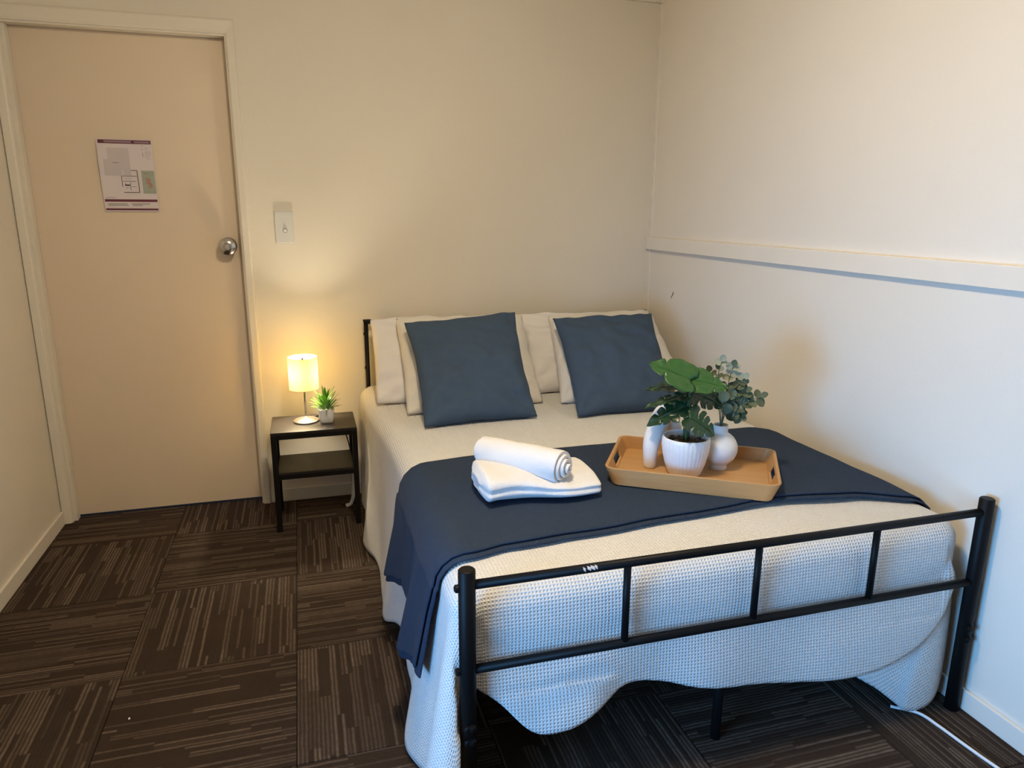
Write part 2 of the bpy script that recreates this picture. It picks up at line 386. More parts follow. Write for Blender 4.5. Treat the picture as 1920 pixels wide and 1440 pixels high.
sheet.data.polygons.foreach_set('use_smooth', [True]*len(sheet.data.polygons))
patches('printed_band', M_maroon, [(0.03, 0.985, 0.012, 0.062)], 0.0005); patches('printed_band', M_maroon, [(0.02, 0.985, 0.828, 0.862)], 0.0005); patches('printed_band', M_maroon, [(0.02, 0.985, 0.955, 0.981)], 0.0005)
patches('heading_text', M_lilac, [(0.14, 0.63, 0.022, 0.050), (0.68, 0.96, 0.026, 0.050)], 0.0009)
patches('site_outline', M_grey, [(0.17, 0.56, 0.12, 0.28), (0.09, 0.56, 0.28, 0.50)], 0.0005)
Lw = 0.006
def hl(u0, u1, v, w_=Lw): return (u0, u1, v-w_/2, v+w_/2)
def vl(u, v0, v1, w_=Lw*1.4): return (u-w_/2, u+w_/2, v0, v1)
FP = patches('floor_plan', M_ink, [hl(0.56, 0.67, 0.425, .008), vl(0.67, 0.425, 0.57, .012), hl(0.37, 0.66, 0.505), vl(0.375, 0.505, 0.655, .010), vl(0.675, 0.57, 0.73, .012), hl(0.385, 0.675, 0.73, .008), hl(0.39, 0.63, 0.575), vl(0.52, 0.59, 0.70), hl(0.54, 0.63, 0.65, .004), hl(0.42, 0.51, 0.630, .018), hl(0.42, 0.48, 0.668, .004), vl(0.435, 0.595, 0.625), hl(0.25, 0.36, 0.322, .005), hl(0.41, 0.55, 0.54, .003)], 0.0009)
PK = patches('plan_key', M_gtxt, [hl(0.80, 0.83, 0.085, .008), hl(0.80, 0.83, 0.135, .010), hl(0.86, 0.93, 0.112, .004), hl(0.86, 0.92, 0.137, .004), hl(0.86, 0.96, 0.165, .004), vl(0.815, 0.18, 0.235, .012), hl(0.85, 0.96, 0.185, .005), hl(0.85, 0.96, 0.212, .005), hl(0.85, 0.92, 0.238, .004), hl(0.87, 0.95, 0.262, .004), hl(0.04, 0.22, 0.805, .006)], 0.0005)
FP['kind'] = 'stuff'; PK['kind'] = 'stuff'
patches('site_map', M_mapg, [(0.745, 0.985, 0.425, 0.745)], 0.0005); patches('map_building', M_mapr, [(0.82, 0.90, 0.53, 0.615), (0.86, 0.925, 0.60, 0.67)], 0.0009)
patches('map_building', M_gtxt, [(0.79, 0.88, 0.455, 0.470)], 0.0009)
patches('footer_text', M_gtxt, [(0.07, 0.42, 0.885, 0.897), (0.07, 0.44, 0.905, 0.917), (0.50, 0.84, 0.885, 0.897), (0.52, 0.70, 0.905, 0.917)], 0.0005)

# light switch --------------------------------------------------------
sw = empty('light_switch', (-1.779, 0, 1.281)); tag(sw, 'grey-white light switch plate with one round button beside the door frame', 'switch')
bm = bmesh.new(); bbox(bm, -0.039, 0.039, -0.009, 0, -0.069, 0.069, 0.003); frombm('switch_plate', bm, M_switch, sw)
bm = bmesh.new(); bbox(bm, -0.037, 0.037, -0.0115, -0.008, 0.044, 0.066, 0.002); frombm('plate_cover_strip', bm, M_switch, sw)
lathe('button_ring', [(0.0, 0.0085), (0.0105, 0.0085), (0.0105, 0.0105), (0.008, 0.0105), (0.008, 0.009)], simple('ring_grey', (0.35, 0.34, 0.32), 0.4), sw, 24, '-y', (0.003, 0, -0.014))
lathe('switch_button', [(0.0, 0.0085), (0.0072, 0.0085), (0.007, 0.0135), (0.005, 0.0155), (0, 0.016)], M_white, sw, 24, '-y', (0.003, 0, -0.014))

# ceiling lamp (above the picture) ------------------------------------
CL = (-1.42, -2.05)
cl = empty('ceiling_light', (CL[0], CL[1], ZC)); tag(cl, 'round ceiling light with a glowing opal dome', 'ceiling light')
em = NT('warm_dome_glow'); e = em.n('ShaderNodeEmission'); e.inputs[0].default_value = (*CEIL_COL, 1); e.inputs[1].default_value = CEIL_STRENGTH; em.l(e.outputs[0], em.out.inputs[0])
lathe('dome', [(0.13, -0.02), (0.125, -0.045), (0.105, -0.07), (0.07, -0.088), (0.03, -0.095), (0.0, -0.096)], em.m, cl, 24)
lathe('fitting_ring', [(0, 0), (0.145, 0), (0.148, -0.012), (0.135, -0.022), (0.128, -0.02)], M_white, cl, 32)

# ------------------------------------------------------------------ bed frame
bed = empty('bed_frame', (-0.73, -2.05, 0)); tag(bed, 'black tubular metal double bed frame with low footboard', 'bed')
def bt(name, pts, r, n=16): return under(tube(name, pts, r, M_black, None, n), bed)
PL, PR, PY, PH = -1.428, -0.034, -2.047, 0.634
def post(x, y, h, r=0.0185):
    V, F = tube_geo([(x, y, 0), (x, y, h-0.003), (x, y, h)], [r, r, r-0.003], 24)
    o = mesh('bed_post', V, F, M_black)
    for p in o.data.polygons: p.use_smooth = len(p.vertices) == 4
    return under(o, bed)
p1, p2 = post(PL, PY, PH), post(PR, PY, PH)
rail_t = bt('footboard_rail', [(PL, PY, 0.596), (PR, PY, 0.596)], 0.0105)
rail_b = bt('footboard_rail', [(PL, PY, 0.394), (PR, PY, 0.394)], 0.0105)
for x in (-1.060, -0.719, -0.378): bt('footboard_spindle', [(x, PY, 0.394), (x, PY, 0.596)], 0.0085)
def bolt(x, y, z, dx, dy, post_):
    V, F = tube_geo([(x, y, z), (x+dx*0.006, y+dy*0.006, z), (x+dx*0.009, y+dy*0.009, z)], [0.009, 0.009, 0.005], 10)
    o = mesh('bolt_head', V, F, M_black); o.parent = post_
for x, s_, pp in ((PL, -1, p1), (PR, -1, p2)):
    for z in (0.592, 0.394): bolt(x+s_*0.0185, PY, z, s_, 0, pp)
    for z in (0.262, 0.228): bolt(x-0.006, PY-0.0185+0.002, z, 0, -1, pp)
for z in (0.262, 0.228): bolt(PR+0.0185, PY, z, 1, 0, p2)
bolt(PL+0.004, PY-0.0175, 0.262, 0.4, -1, p1); bolt(PL+0.004, PY-0.0175, 0.228, 0.4, -1, p1)
chip = simple('bare_metal_chip', (0.66, 0.62, 0.60), 0.6)
for k, (x0, dz, wd) in enumerate(((-1.168, 0.0, 0.006), (-1.157, 0.003, 0.009), (-1.148, 0.004, 0.011), (-1.140, 0.0055, 0.006))):
    V = []
    for i in range(5):
        for j in range(4):
            a = math.radians(95 - 14*j + dz*2000 - 6*i); rr = 0.01075
            V.append((x0 + wd*(i/4-0.5)*(1-0.25*(j % 2)), PY - math.cos(a-math.radians(40))*rr*1.0, 0.596 + math.sin(a-math.radians(40))*rr))
    F = [(i*4+j, i*4+j+1, (i+1)*4+j+1, (i+1)*4+j) for i in range(4) for j in range(3)]
    o = mesh('paint_chip', V, F, chip); o.parent = rail_t
for x in (-1.448, -0.040):
    bt('headboard_post', [(x, -0.05, 0), (x, -0.05, 0.858)], 0.010)
    bm = bmesh.new(); bbox(bm, x-0.012, x+0.012+(0.012 if x < -1 else 0), -0.066, -0.036, 0.856, 0.866, 0.001); under(frombm('post_cap', bm, M_black), bed)
for z in (0.852, 0.50): bt('headboard_rail', [(-1.448, -0.05, z), (-0.040, -0.05, z)], 0.008)
for k in range(5): bt('headboard_spindle', [(-1.448+1.408*(k+1)/6, -0.05, 0.50), (-1.448+1.408*(k+1)/6, -0.05, 0.852)], 0.007)
for z in (0.80, 0.64):
    bt('bolt_head', [(-1.461, -0.05, z), (-1.452, -0.05, z)], 0.007, 8)
for x in (-1.43, -0.05):
    under(box('side_rail', x-0.012, x+0.012, -1.985, -0.06, 0.27, 0.31, M_black), bed)
under(box('centre_rail', -0.752, -0.728, -1.985, -0.06, 0.27, 0.30, M_black), bed)
for x in (-0.74,):
    for y in (-1.965, -1.0): bt('centre_leg', [(x, y, 0), (x, y, 0.28)], 0.013)
for k in range(12): under(box('slat', -1.42, -0.06, -0.20-0.158*k, -0.14-0.158*k, 0.302, 0.316, M_black), bed)
# mattress
bm = bmesh.new(); bbox(bm, -1.435, -0.062, -2.000, -0.075, 0.317, 0.545, 0.05); bmesh.ops.translate(bm, verts=bm.verts, vec=(0, 0, 0))
tag(frombm('mattress', bm, M_matt), 'mattress hidden under the white waffle bedspread', 'mattress')

# ------------------------------------------------------------------ bedspread
ZT = 0.560
IXL, IXR, IYF, IYH = -1.385, -0.105, -1.955, -0.085      # inner flat top rectangle
def headshift(y): return -0.040*sstep(-1.1, -0.25, y)
LEFT_X = [(-2.1, -1.535), (-1.93, -1.500), (-1.78, -1.535), (-1.62, -1.500), (-1.50, -1.492), (-1.36, -1.488), (-1.17, -1.527), (-0.95, -1.505), (-0.76, -1.507), (-0.58, -1.545), (-0.40, -1.512), (-0.2, -1.505), (0, -1.50)]
LEFT_Z = [(-2.1, 0.012), (-1.80, 0.012), (-1.70, 0.05), (-1.60, 0.085), (-1.45, 0.09), (-1.33, 0.075), (-1.20, 0.030), (-1.0, 0.012), (-0.78, 0.014), (-0.6, 0.012), (0, 0.012)]
FRONT_Z = [(-1.42, 0.335), (-1.36, 0.285), (-1.275, 0.205), (-1.19, 0.205), (-1.12, 0.235), (-1.04, 0.268), (-0.95, 0.252), (-0.85, 0.225), (-0.70, 0.200), (-0.55, 0.178), (-0.38, 0.172), (-0.25, 0.195), (-0.16, 0.235), (-0.10, 0.29), (-0.07, 0.36)]
FRONT_Y = [(-1.42, -2.018), (-1.30, -2.045), (-1.15, -2.062), (-1.05, -2.030), (-0.95, -2.022), (-0.80, -2.040), (-0.6, -2.030), (-0.40, -2.050), (-0.2, -2.046), (-0.07, -2.028)]
def cr1(tab, x):
    if x <= tab[0][0]: return tab[0][1]
    if x >= tab[-1][0]: return tab[-1][1]
    i = max(k for k in range(len(tab)-1) if tab[k][0] <= x); a, b = tab[i], tab[i+1]; h = b[0]-a[0]; t = (x-a[0])/h
    def sl(k): return (tab[min(k+1, len(tab)-1)][1]-tab[max(k-1, 0)][1])/(tab[min(k+1, len(tab)-1)][0]-tab[max(k-1, 0)][0])
    m0, m1 = sl(i)*h, sl(i+1)*h
    return (2*t**3-3*t*t+1)*a[1]+(t**3-2*t*t+t)*m0+(-2*t**3+3*t*t)*b[1]+(t**3-t*t)*m1
def left_edge_x(y): return -1.452 + headshift(y)
def left_x(y, t):   # cover's left side: x at drop fraction t
    e = left_edge_x(y); h = interp(LEFT_X, y); return e + (h-e)*(t**1.15) + 0.004*math.sin(y*23+t*2)*t
def left_z(y, t, r=0.062): return (ZT-r) + (interp(LEFT_Z, y)-(ZT-r))*t
def top_z(x, y): return ZT + 0.0035*nz(x*3.1, y*2.7, 1.3) + 0.002*nz(x*9, y*8, 4.1)
cols = []   # (inner xy, edge xy, hem xy, hem z, fabric direction, kind)
NR, NH_ = 8, 34
def add_col(inn, edge, hem, hz, fdir, fn=None): cols.append((inn, edge, hem, hz, fdir, fn))
NL, NF, NC = 150, 110, 44
for k in range(NL+1):
    y = IYH + (IYF-IYH)*k/NL
    add_col((IXL+headshift(y), y), (left_edge_x(y), y), (interp(LEFT_X, y), y), interp(LEFT_Z, y), (-1, 0), 'L')
hemL = spline([(interp(LEFT_X, IYF), IYF, 0.012), (-1.545, -2.02, 0.012), (-1.555, -2.09, 0.012), (-1.515, -2.15, 0.012), (-1.455, -2.135, 0.014), (-1.468, -2.075, 0.05), (-1.462, -2.030, 0.20), (-1.435, -2.010, 0.33), (-1.410, -2.014, 0.325), (IXL, cr1(FRONT_Y, IXL), cr1(FRONT_Z, IXL))], 20)
edgeL = spline([(left_edge_x(IYF), IYF, 0), (-1.448, -1.985, 0), (-1.428, -2.008, 0), (-1.405, -2.017, 0), (IXL, -2.020, 0)], 20)
def sample(P, t):
    f_ = t*(len(P)-1); i = min(int(f_), len(P)-2); return P[i].lerp(P[i+1], f_-i)
for k in range(1, NC):
    t = k/NC; h = sample(hemL, t); e_ = sample(edgeL, t); a = t*PI/2
    add_col((IXL+headshift(IYF), IYF), (e_.x, e_.y), (h.x, h.y), h.z, (-math.cos(a), -math.sin(a)), 'C')
for k in range(NF+1):
    x = IXL + (IXR-IXL)*k/NF
    add_col((x, IYF), (x, -2.020), (x, cr1(FRONT_Y, x)), cr1(FRONT_Z, x), (0, -1), 'F')
hemR = spline([(IXR, cr1(FRONT_Y, IXR), cr1(FRONT_Z, IXR)), (-0.070, -2.026, 0.37), (-0.062, -2.012, 0.33), (-0.052, -2.010, 0.20), (-0.058, -2.016, 0.06), (-0.105, -2.030, 0.012), (-0.180, -2.035, 0.012), (-0.205, -2.020, 0.03), (-0.26, -2.000, 0.075), (-0.345, -1.965, 0.14), (-0.30, -1.93, 0.22), (-0.12, -1.93, 0.28), (-0.052, -1.90, 0.33), (-0.046, IYF+0.06, 0.34)], 16)
edgeR = spline([(IXR, -2.020, 0), (-0.085, -2.015, 0), (-0.062, -2.000, 0), (-0.052, -1.98, 0), (-0.050, IYF, 0)], 20)
for k in range(1, 64):
    t = k/64; h = sample(hemR, t); e_ = sample(edgeR, t); a = t*PI/2
    add_col((IXR, IYF), (e_.x, e_.y), (h.x, h.y), h.z, (math.sin(a), -math.cos(a)), 'C')
for k in range(NL+1):
    y = IYF + (IYH-IYF)*k/NL
    add_col((IXR, y), (-0.050, y), (-0.046, y), 0.34, (1, 0), 'R')
V, F, UV = [], [], []
for ci, (inn, edge, hem, hz, fd, kd) in enumerate(cols):
    L = 0.0
    i3 = Vector((inn[0], inn[1], top_z(*inn))); prev = i3; r = 0.062
    for j in range(NR+NH_+1):
        if j <= NR:
            a = PI/2*j/NR
            p = Vector((inn[0]+(edge[0]-inn[0])*math.sin(a), inn[1]+(edge[1]-inn[1])*math.sin(a), i3.z-r*(1-math.cos(a))))
        else:
            t = (j-NR)/NH_; z = (i3.z-r) + (hz-(i3.z-r))*t
            if kd == 'L': p = Vector((left_x(inn[1], t), inn[1], z))
            elif kd == 'F':
                # pinched a little at the lower rail, swinging out below it
                s_ = sstep(0.30, 1.0, t); bulge = 0.006*math.sin(PI*min(1, t/0.35))
                p = Vector((edge[0]+0.004*math.sin(edge[0]*17)*t, max(edge[1] - bulge*0.5, -2.030) + (hem[1]-edge[1])*s_, z)) if t > 0 else None
                if 0.30 < z < 0.45: p.y = max(p.y, -2.032)
            else:
                s_ = t**1.1
                if kd == 'C' and inn[0] > -0.5: s_ = sstep(0.15, 0.9, t)
                p = Vector((edge[0]+(hem[0]-edge[0])*s_, edge[1]+(hem[1]-edge[1])*s_, z))
                if inn[0] < -1 and p.x > -1.452 and p.y < -2.022: p.y = -2.022
        L += (p-prev).length; prev = p
        # soft cloth irregularity, growing with the drop
        g = min(1, j/(NR+NH_))*0.0035
        q = p + Vector((nz(p.x*7, p.y*7, p.z*3), nz(p.x*7+9, p.y*7, p.z*3), 0))*g
        V.append(q); UV.append((inn[0]+fd[0]*L, inn[1]+fd[1]*L))
nrow = NR+NH_+1
for c in range(len(cols)-1):
    for j in range(nrow-1): F.append((c*nrow+j, c*nrow+j+1, (c+1)*nrow+j+1, (c+1)*nrow+j))
base = len(V); NXT = NF
for k in range(NL+1):
    for i in range(NXT+1):
        y = IYH+(IYF-IYH)*k/NL; u = i/NXT; x = IXL+(IXR-IXL)*u + headshift(y)*(1-u)
        V.append((x, y, top_z(x, y))); UV.append((x, y))
for k in range(NL):
    for i in range(NXT):
        a = base+k*(NXT+1)+i; F.append((a, a+NXT+1, a+NXT+2, a+1))
cover = mesh('bedspread', V, F, M_waffle, None, True, UV)
bm = bmesh.new(); bm.from_mesh(cover.data); bmesh.ops.remove_doubles(bm, verts=bm.verts, dist=2e-4); bmesh.ops.recalc_face_normals(bm, faces=bm.faces); bm.to_mesh(cover.data); bm.free()
for p in cover.data.polygons: p.use_smooth = True
md = cover.modifiers.new('thickness', 'SOLIDIFY'); md.thickness = 0.003; md.offset = -1
tag(cover, 'white waffle-weave bedspread draped over the bed to the floor', 'bedspread')

# ------------------------------------------------------------------ blue throw
TB = [(-2.0, -1.32), (-1.60, -1.315), (-1.46, -1.262), (-1.37, -1.231), (-1.18, -1.217), (-0.86, -1.205), (-0.62, -1.210), (-0.30, -1.185), (-0.16, -1.180), (-0.04, -1.26), (0.2, -1.30)]
TF = [(-2.0, -1.868), (-1.60, -1.870), (-1.48, -1.882), (-1.386, -1.887), (-1.275, -1.862), (-1.075, -1.843), (-0.76, -1.815), (-0.52, -1.802), (-0.26, -1.831), (-0.066, -1.900), (0.2, -1.92)]
def build_throw(name, off, f0, f1, hang_add, parent=None, inset=0.0):
    NU, NV = 130, 60; V, UV, F = [], [], []
    LT = 0.36                                       # arclength hanging past the left edge
    for i in range(NU+1):
        # w: signed distance: 0 at the left mattress edge, positive to the right
        if i <= 50: w_ = -LT*(1-i/50)
        else: w_ = (i-50)/80*(1.415)
        for j in range(NV+1):
            v = f0 + (f1-f0)*j/NV
            if w_ >= 0:
                s_ = w_
                x = -1.462 + s_
                yb, yf = interp(TB, x), interp(TF, x); y = yb+(yf-yb)*v
                z = top_z(max(x, IXL), y) + off
                e = left_edge_x(y)
                if x < IXL + headshift(y):
                    f_ = (IXL+headshift(y)-x)/(IXL+headshift(y)+1.462); f_ = min(1, f_); a = f_*PI/2
                    x = IXL+headshift(y) - (IXL+headshift(y)-e+off)*math.sin(a); z = z - (0.062+off)*(1-math.cos(a))
                if x > IXR:
                    f_ = min(1, (x-IXR)/0.075); a = f_*PI/2; x = IXR + 0.062*math.sin(a) ; z -= 0.062*(1-math.cos(a))*1.0
                # loose ripples near the wall and across the spread
                z += 0.004*max(0, nz(x*5, y*4, 7.7)) + (0.010*sstep(0.80, 1.0, v)*max(0, math.sin((x+0.62)*6.5)) if x > -0.6 else 0)*0.8
            else:
                d = -w_/LT
                yb, yf = interp(TB, -1.462+w_), interp(TF, -1.462+w_)
                y = yb+(yf-yb)*v
                hem = interp([(0, 0.235), (0.15, 0.262), (0.34, 0.300), (0.52, 0.27), (0.68, 0.215), (0.80, 0.235), (0.90, 0.262), (1.0, 0.265)], v) + hang_add
                zt = ZT-0.062; z = zt+(hem-zt)*d; t = (zt-z)/(zt-interp(LEFT_Z, y))
                fold = 0.034*math.exp(-((v-0.66)/0.085)**2) + 0.040*math.exp(-((v-0.03)/0.13)**2) + 0.020*math.exp(-((v-0.97)/0.09)**2) + 0.010*math.exp(-((v-0.36)/0.07)**2)
                x = left_x(y, t) - off - 0.003 - fold*d**0.8
            V.append((x, y, z)); UV.append((w_, v*0.66))
    for i in range(NU):
        for j in range(NV):
            a = i*(NV+1)+j; F.append((a, a+1, a+NV+2, a+NV+1))
    o = mesh(name, V, F, M_throw, parent, True, UV)
    bm = bmesh.new(); bm.from_mesh(o.data); bmesh.ops.recalc_face_normals(bm, faces=bm.faces)
    up = sum(f.normal.z for f in bm.faces)
    if up < 0: bmesh.ops.reverse_faces(bm, faces=bm.faces)
    bm.to_mesh(o.data); bm.free()
    md = o.modifiers.new('thickness', 'SOLIDIFY'); md.thickness = 0.004; md.offset = 1
    return o
thr = tag(build_throw('throw_blanket', 0.0145, 0.0, 0.972, 0.02), 'slate blue knitted throw folded across the foot half of the bed', 'throw')
build_throw('lower_fold', 0.0070, 0.004, 1.0, 0.0, thr)

# ------------------------------------------------------------------ pillows and cushions
def pillow(name, BL, BR, TR, TL, T, mat, label, cat, group, seed=0, pinch=0.05, wr=0.006, n=44, pw=0.42, sag=0.0):
    BL, BR, TR, TL = map(Vector, (BL, BR, TR, TL))
    cen = (BL+BR+TR+TL)/4; nrm = ((BR-BL)+(TR-TL)).cross((TL-BL)+(TR-BR)).normalized()
    if nrm.y > 0: nrm = -nrm
    V, UV, F, idx = [], [], [], {}
    def P(u, v, side):
        cr = 1-0.012*(abs(u*v))**8
        uu = u*(1-pinch*(1-v*v)*abs(u))*cr; vv = v*(1-pinch*(1-u*u)*abs(v))*cr
        uu += 0.012*nz(v*2.3+seed, u*0.5, 11)*abs(u); vv += 0.016*nz(u*2.6+seed, v*0.5, 17)*abs(v)
        a, b = (uu+1)/2, (vv+1)/2
        p = (BL*(1-a)+BR*a)*(1-b)+(TL*(1-a)+TR*a)*b
        th = (max(0, (1-u*u))*max(0, (1-v*v)))**pw
        th *= 1 + 0.25*(-v)*sag
        dx = nz(u*1.6+seed, v*1.6, side*3.1)*0.16
        m_ = th*T/2*(1+dx)
        wrk = (nz(u*3.5+seed*3, v*3.5, side+5)*0.6 + nz(u*2+v*5+seed, v*1.2-u*2, side+9)*0.9)*wr*min(1, th*1.6)
        # radiating gathers near the corners
        ca = abs(u*v); wrk += math.sin((abs(u)-abs(v))*16+seed)*wr*0.55*ca*ca*min(1, th*2.2)
        edge = (nz(u*4+seed, v*4, 2)*0.006)
        return p + nrm*side*(m_+wrk) + nrm*edge*0.7
    for side in (1, -1):
        for i in range(n+1):
            for j in range(n+1):
                u = math.sin((2*i/n-1)*PI/2)*0.35+(2*i/n-1)*0.65; v = math.sin((2*j/n-1)*PI/2)*0.35+(2*j/n-1)*0.65
                bnd = i in (0, n) or j in (0, n)
                key = (i, j) if bnd else (i, j, side)
                if key not in idx:
                    idx[key] = len(V); q = P(u, v, side if not bnd else 1) - cen; V.append(q); UV.append((u*0.25, v*0.25))
    for side in (1, -1):
        for i in range(n):
            for j in range(n):
                g = [(i, j), (i+1, j), (i+1, j+1), (i, j+1)]
                q = [idx[k if (k[0] in (0, n) or k[1] in (0, n)) else (*k, side)] for k in g]
                F.append(tuple(q if side > 0 else q[::-1]))
    o = mesh(name, V, F, mat, None, True, UV); o.location = cen
    return tag(o, label, cat, group)
B = 0.568
G1, G2 = 'bed pillows against the headboard', 'square blue cushions on the bed'
pillow('pillow', (-1.452, -0.455, B), (-0.80, -0.45, B), (-0.78, -0.13, 0.872), (-1.437, -0.12, 0.878), 0.15, M_pwhite, 'white pillow at the bed edge nearest the lamp, rearmost there', 'pillow', G1, 1, 0.03, 0.024)
pillow('pillow', (-0.765, -0.455, B), (-0.075, -0.45, B), (-0.065, -0.13, 0.866), (-0.745, -0.12, 0.876), 0.15, M_pwhite, 'white pillow at the gap between the cushions, leaning behind the cream pillow', 'pillow', G1, 2, 0.03, 0.024)
pillow('pillow', (-1.352, -0.645, B), (-0.765, -0.60, B), (-0.752, -0.235, 0.888), (-1.336, -0.235, 0.894), 0.15, M_pcream, 'cream pillow directly behind the blue cushion nearer the lamp', 'pillow', G1, 3, 0.03, 0.024)
pillow('pillow', (-0.705, -0.645, B), (-0.085, -0.62, B), (-0.102, -0.225, 0.886), (-0.625, -0.225, 0.878), 0.15, M_pcream, 'cream pillow directly behind the blue cushion nearer the corner', 'pillow', G1, 4, 0.03, 0.024)
pillow('cushion', (-1.316, -0.838, B), (-0.862, -0.815, B), (-0.832, -0.40, 0.930), (-1.322, -0.40, 0.902), 0.15, M_cush, 'slate blue square cushion on the lamp side of the bed', 'cushion', G2, 5, 0.075, 0.017, sag=0.6)
pillow('cushion', (-0.712, -0.855, B), (-0.265, -0.865, B), (-0.176, -0.40, 0.902), (-0.662, -0.40, 0.896), 0.15, M_cush, 'slate blue square cushion behind the potted plants', 'cushion', G2, 6, 0.075, 0.017, sag=0.6)

# ------------------------------------------------------------------ towels
TZ = ZT+0.021
def folded_towel():
    c0, c1 = Vector((-1.285, -1.545, TZ)), Vector((-0.935, -1.530, TZ)); ax = (c1-c0); NS, NP = 60, 64
    V, F = [], []
    for i in range(NS+1):
        s_ = i/NS; c = c0+ax*s_
        hw = 0.112 - 0.012*math.sin(s_*PI*2) + 0.006*s_; hh = 0.080 - 0.030*sstep(0.25, 1.0, s_)
        endf = 1-0.55*(max(0, 0.05-s_)/0.05)**2 - 0.60*(max(0, s_-0.95)/0.05)**2
        for k in range(NP):
            a = 2*PI*k/NP; ca, sa = math.cos(a), math.sin(a)
            yy = hw*endf*math.copysign(abs(ca)**0.72, ca); zz = (hh/2)*(math.copysign(abs(sa)**0.78, sa)*endf+1)
            # open front edge of the fold: groove along the near side, climbing to the right
            if ca < 0:
                zc = hh*(0.46+0.10*s_) ; g = math.exp(-((zz-zc)/0.006)**2); yy += 0.008*g
                if zz > zc: yy += 0.006*(1-s_)
            zz += 0.004*nz(s_*6, a*0.9, 3)*(1 if sa > 0 else 0) ; yy += 0.006*nz(s_*4, a, 8)
            if sa > 0: zz += -0.010*math.exp(-((s_-0.62)/0.25)**2)*abs(sa)
            V.append((c.x + 0.02*ca*math.sin(s_*3) + 0.004*nz(a, s_*5, 1), c.y+yy + 0.025*(0.5-s_)*0.4, c.z+max(0.0, zz)))
    for i in range(NS):
        for k in range(NP): F.append((i*NP+k, i*NP+(k+1) % NP, (i+1)*NP+(k+1) % NP, (i+1)*NP+k))
    for e_, rev in ((0, True), (NS, False)):
        # end caps pushed in with a curled fold
        ring = [e_*NP+k for k in range(NP)]; cc = sum((Vector(V[i]) for i in ring), Vector())/NP; prev = ring
        for q, (sc_, dep) in enumerate(((0.82, -0.004), (0.66, 0.012), (0.5, -0.002), (0.32, 0.012), (0.14, 0.004))):
            new = []
            for i in ring:
                p = cc.lerp(Vector(V[i]), sc_); p.x += dep*(1 if e_ == 0 else -1); new.append(len(V)); V.append(p)
            for k in range(NP): F.append((prev[k], prev[(k+1) % NP], new[(k+1) % NP], new[k]))
            prev = new
        F.append(tuple(prev))
    bm = bmesh.new(); bv = [bm.verts.new(v) for v in V]
    for f_ in F: bm.faces.new([bv[i] for i in f_])
    return frombm('folded_towel', bm, M_towel, None, True)
tag(folded_towel(), 'white folded bath towel lying flat under the rolled towel', 'towel')
def rolled_towel():
    A, Bp = Vector((-1.238, -1.415, TZ+0.088)), Vector((-1.055, -1.618, TZ+0.088)); ax = (Bp-A); L = ax.length; t = ax.normalized()
    side = t.cross(Vector((0, 0, 1))).normalized(); up_ = side.cross(t)
    NS, NA = 30, 190; V, F = [], []; turns = 3.6
    for i in range(NS+1):
        s_ = i/NS
        for k in range(NA+1):
            q = k/NA; a = -q*turns*2*PI + 2.2
            R = 0.0475 - 0.004*(1-s_)
            r = 0.006 + (R-0.006)*q**0.9
            end = (max(0, s_-0.93)/0.07)**2; r *= 1-0.05*end*q
            off = (nz(q*3, s_*2, 2)*0.008 + (0.75-q)*0.030)*(1 if s_ > 0.5 else -1)*(abs(s_-0.5)*2)**3
            r += 0.0018*nz(s_*7, a*0.7, q*9)
            p = A + t*(s_*L+off) + side*(r*1.05*math.cos(a)) + up_*(r*0.97*math.sin(a))
            V.append(p)
    for i in range(NS):
        for k in range(NA): F.append((i*(NA+1)+k, i*(NA+1)+k+1, (i+1)*(NA+1)+k+1, (i+1)*(NA+1)+k))
    o = mesh('rolled_towel', V, F, M_towel, None, True)
    md = o.modifiers.new('thickness', 'SOLIDIFY'); md.thickness = 0.0085; md.offset = 0
    md = o.modifiers.new('round', 'BEVEL'); md.width = 0.003; md.segments = 2; md.limit_method = 'ANGLE'
    return o
tag(rolled_towel(), 'white rolled towel with spiral end on top of the folded one', 'towel')

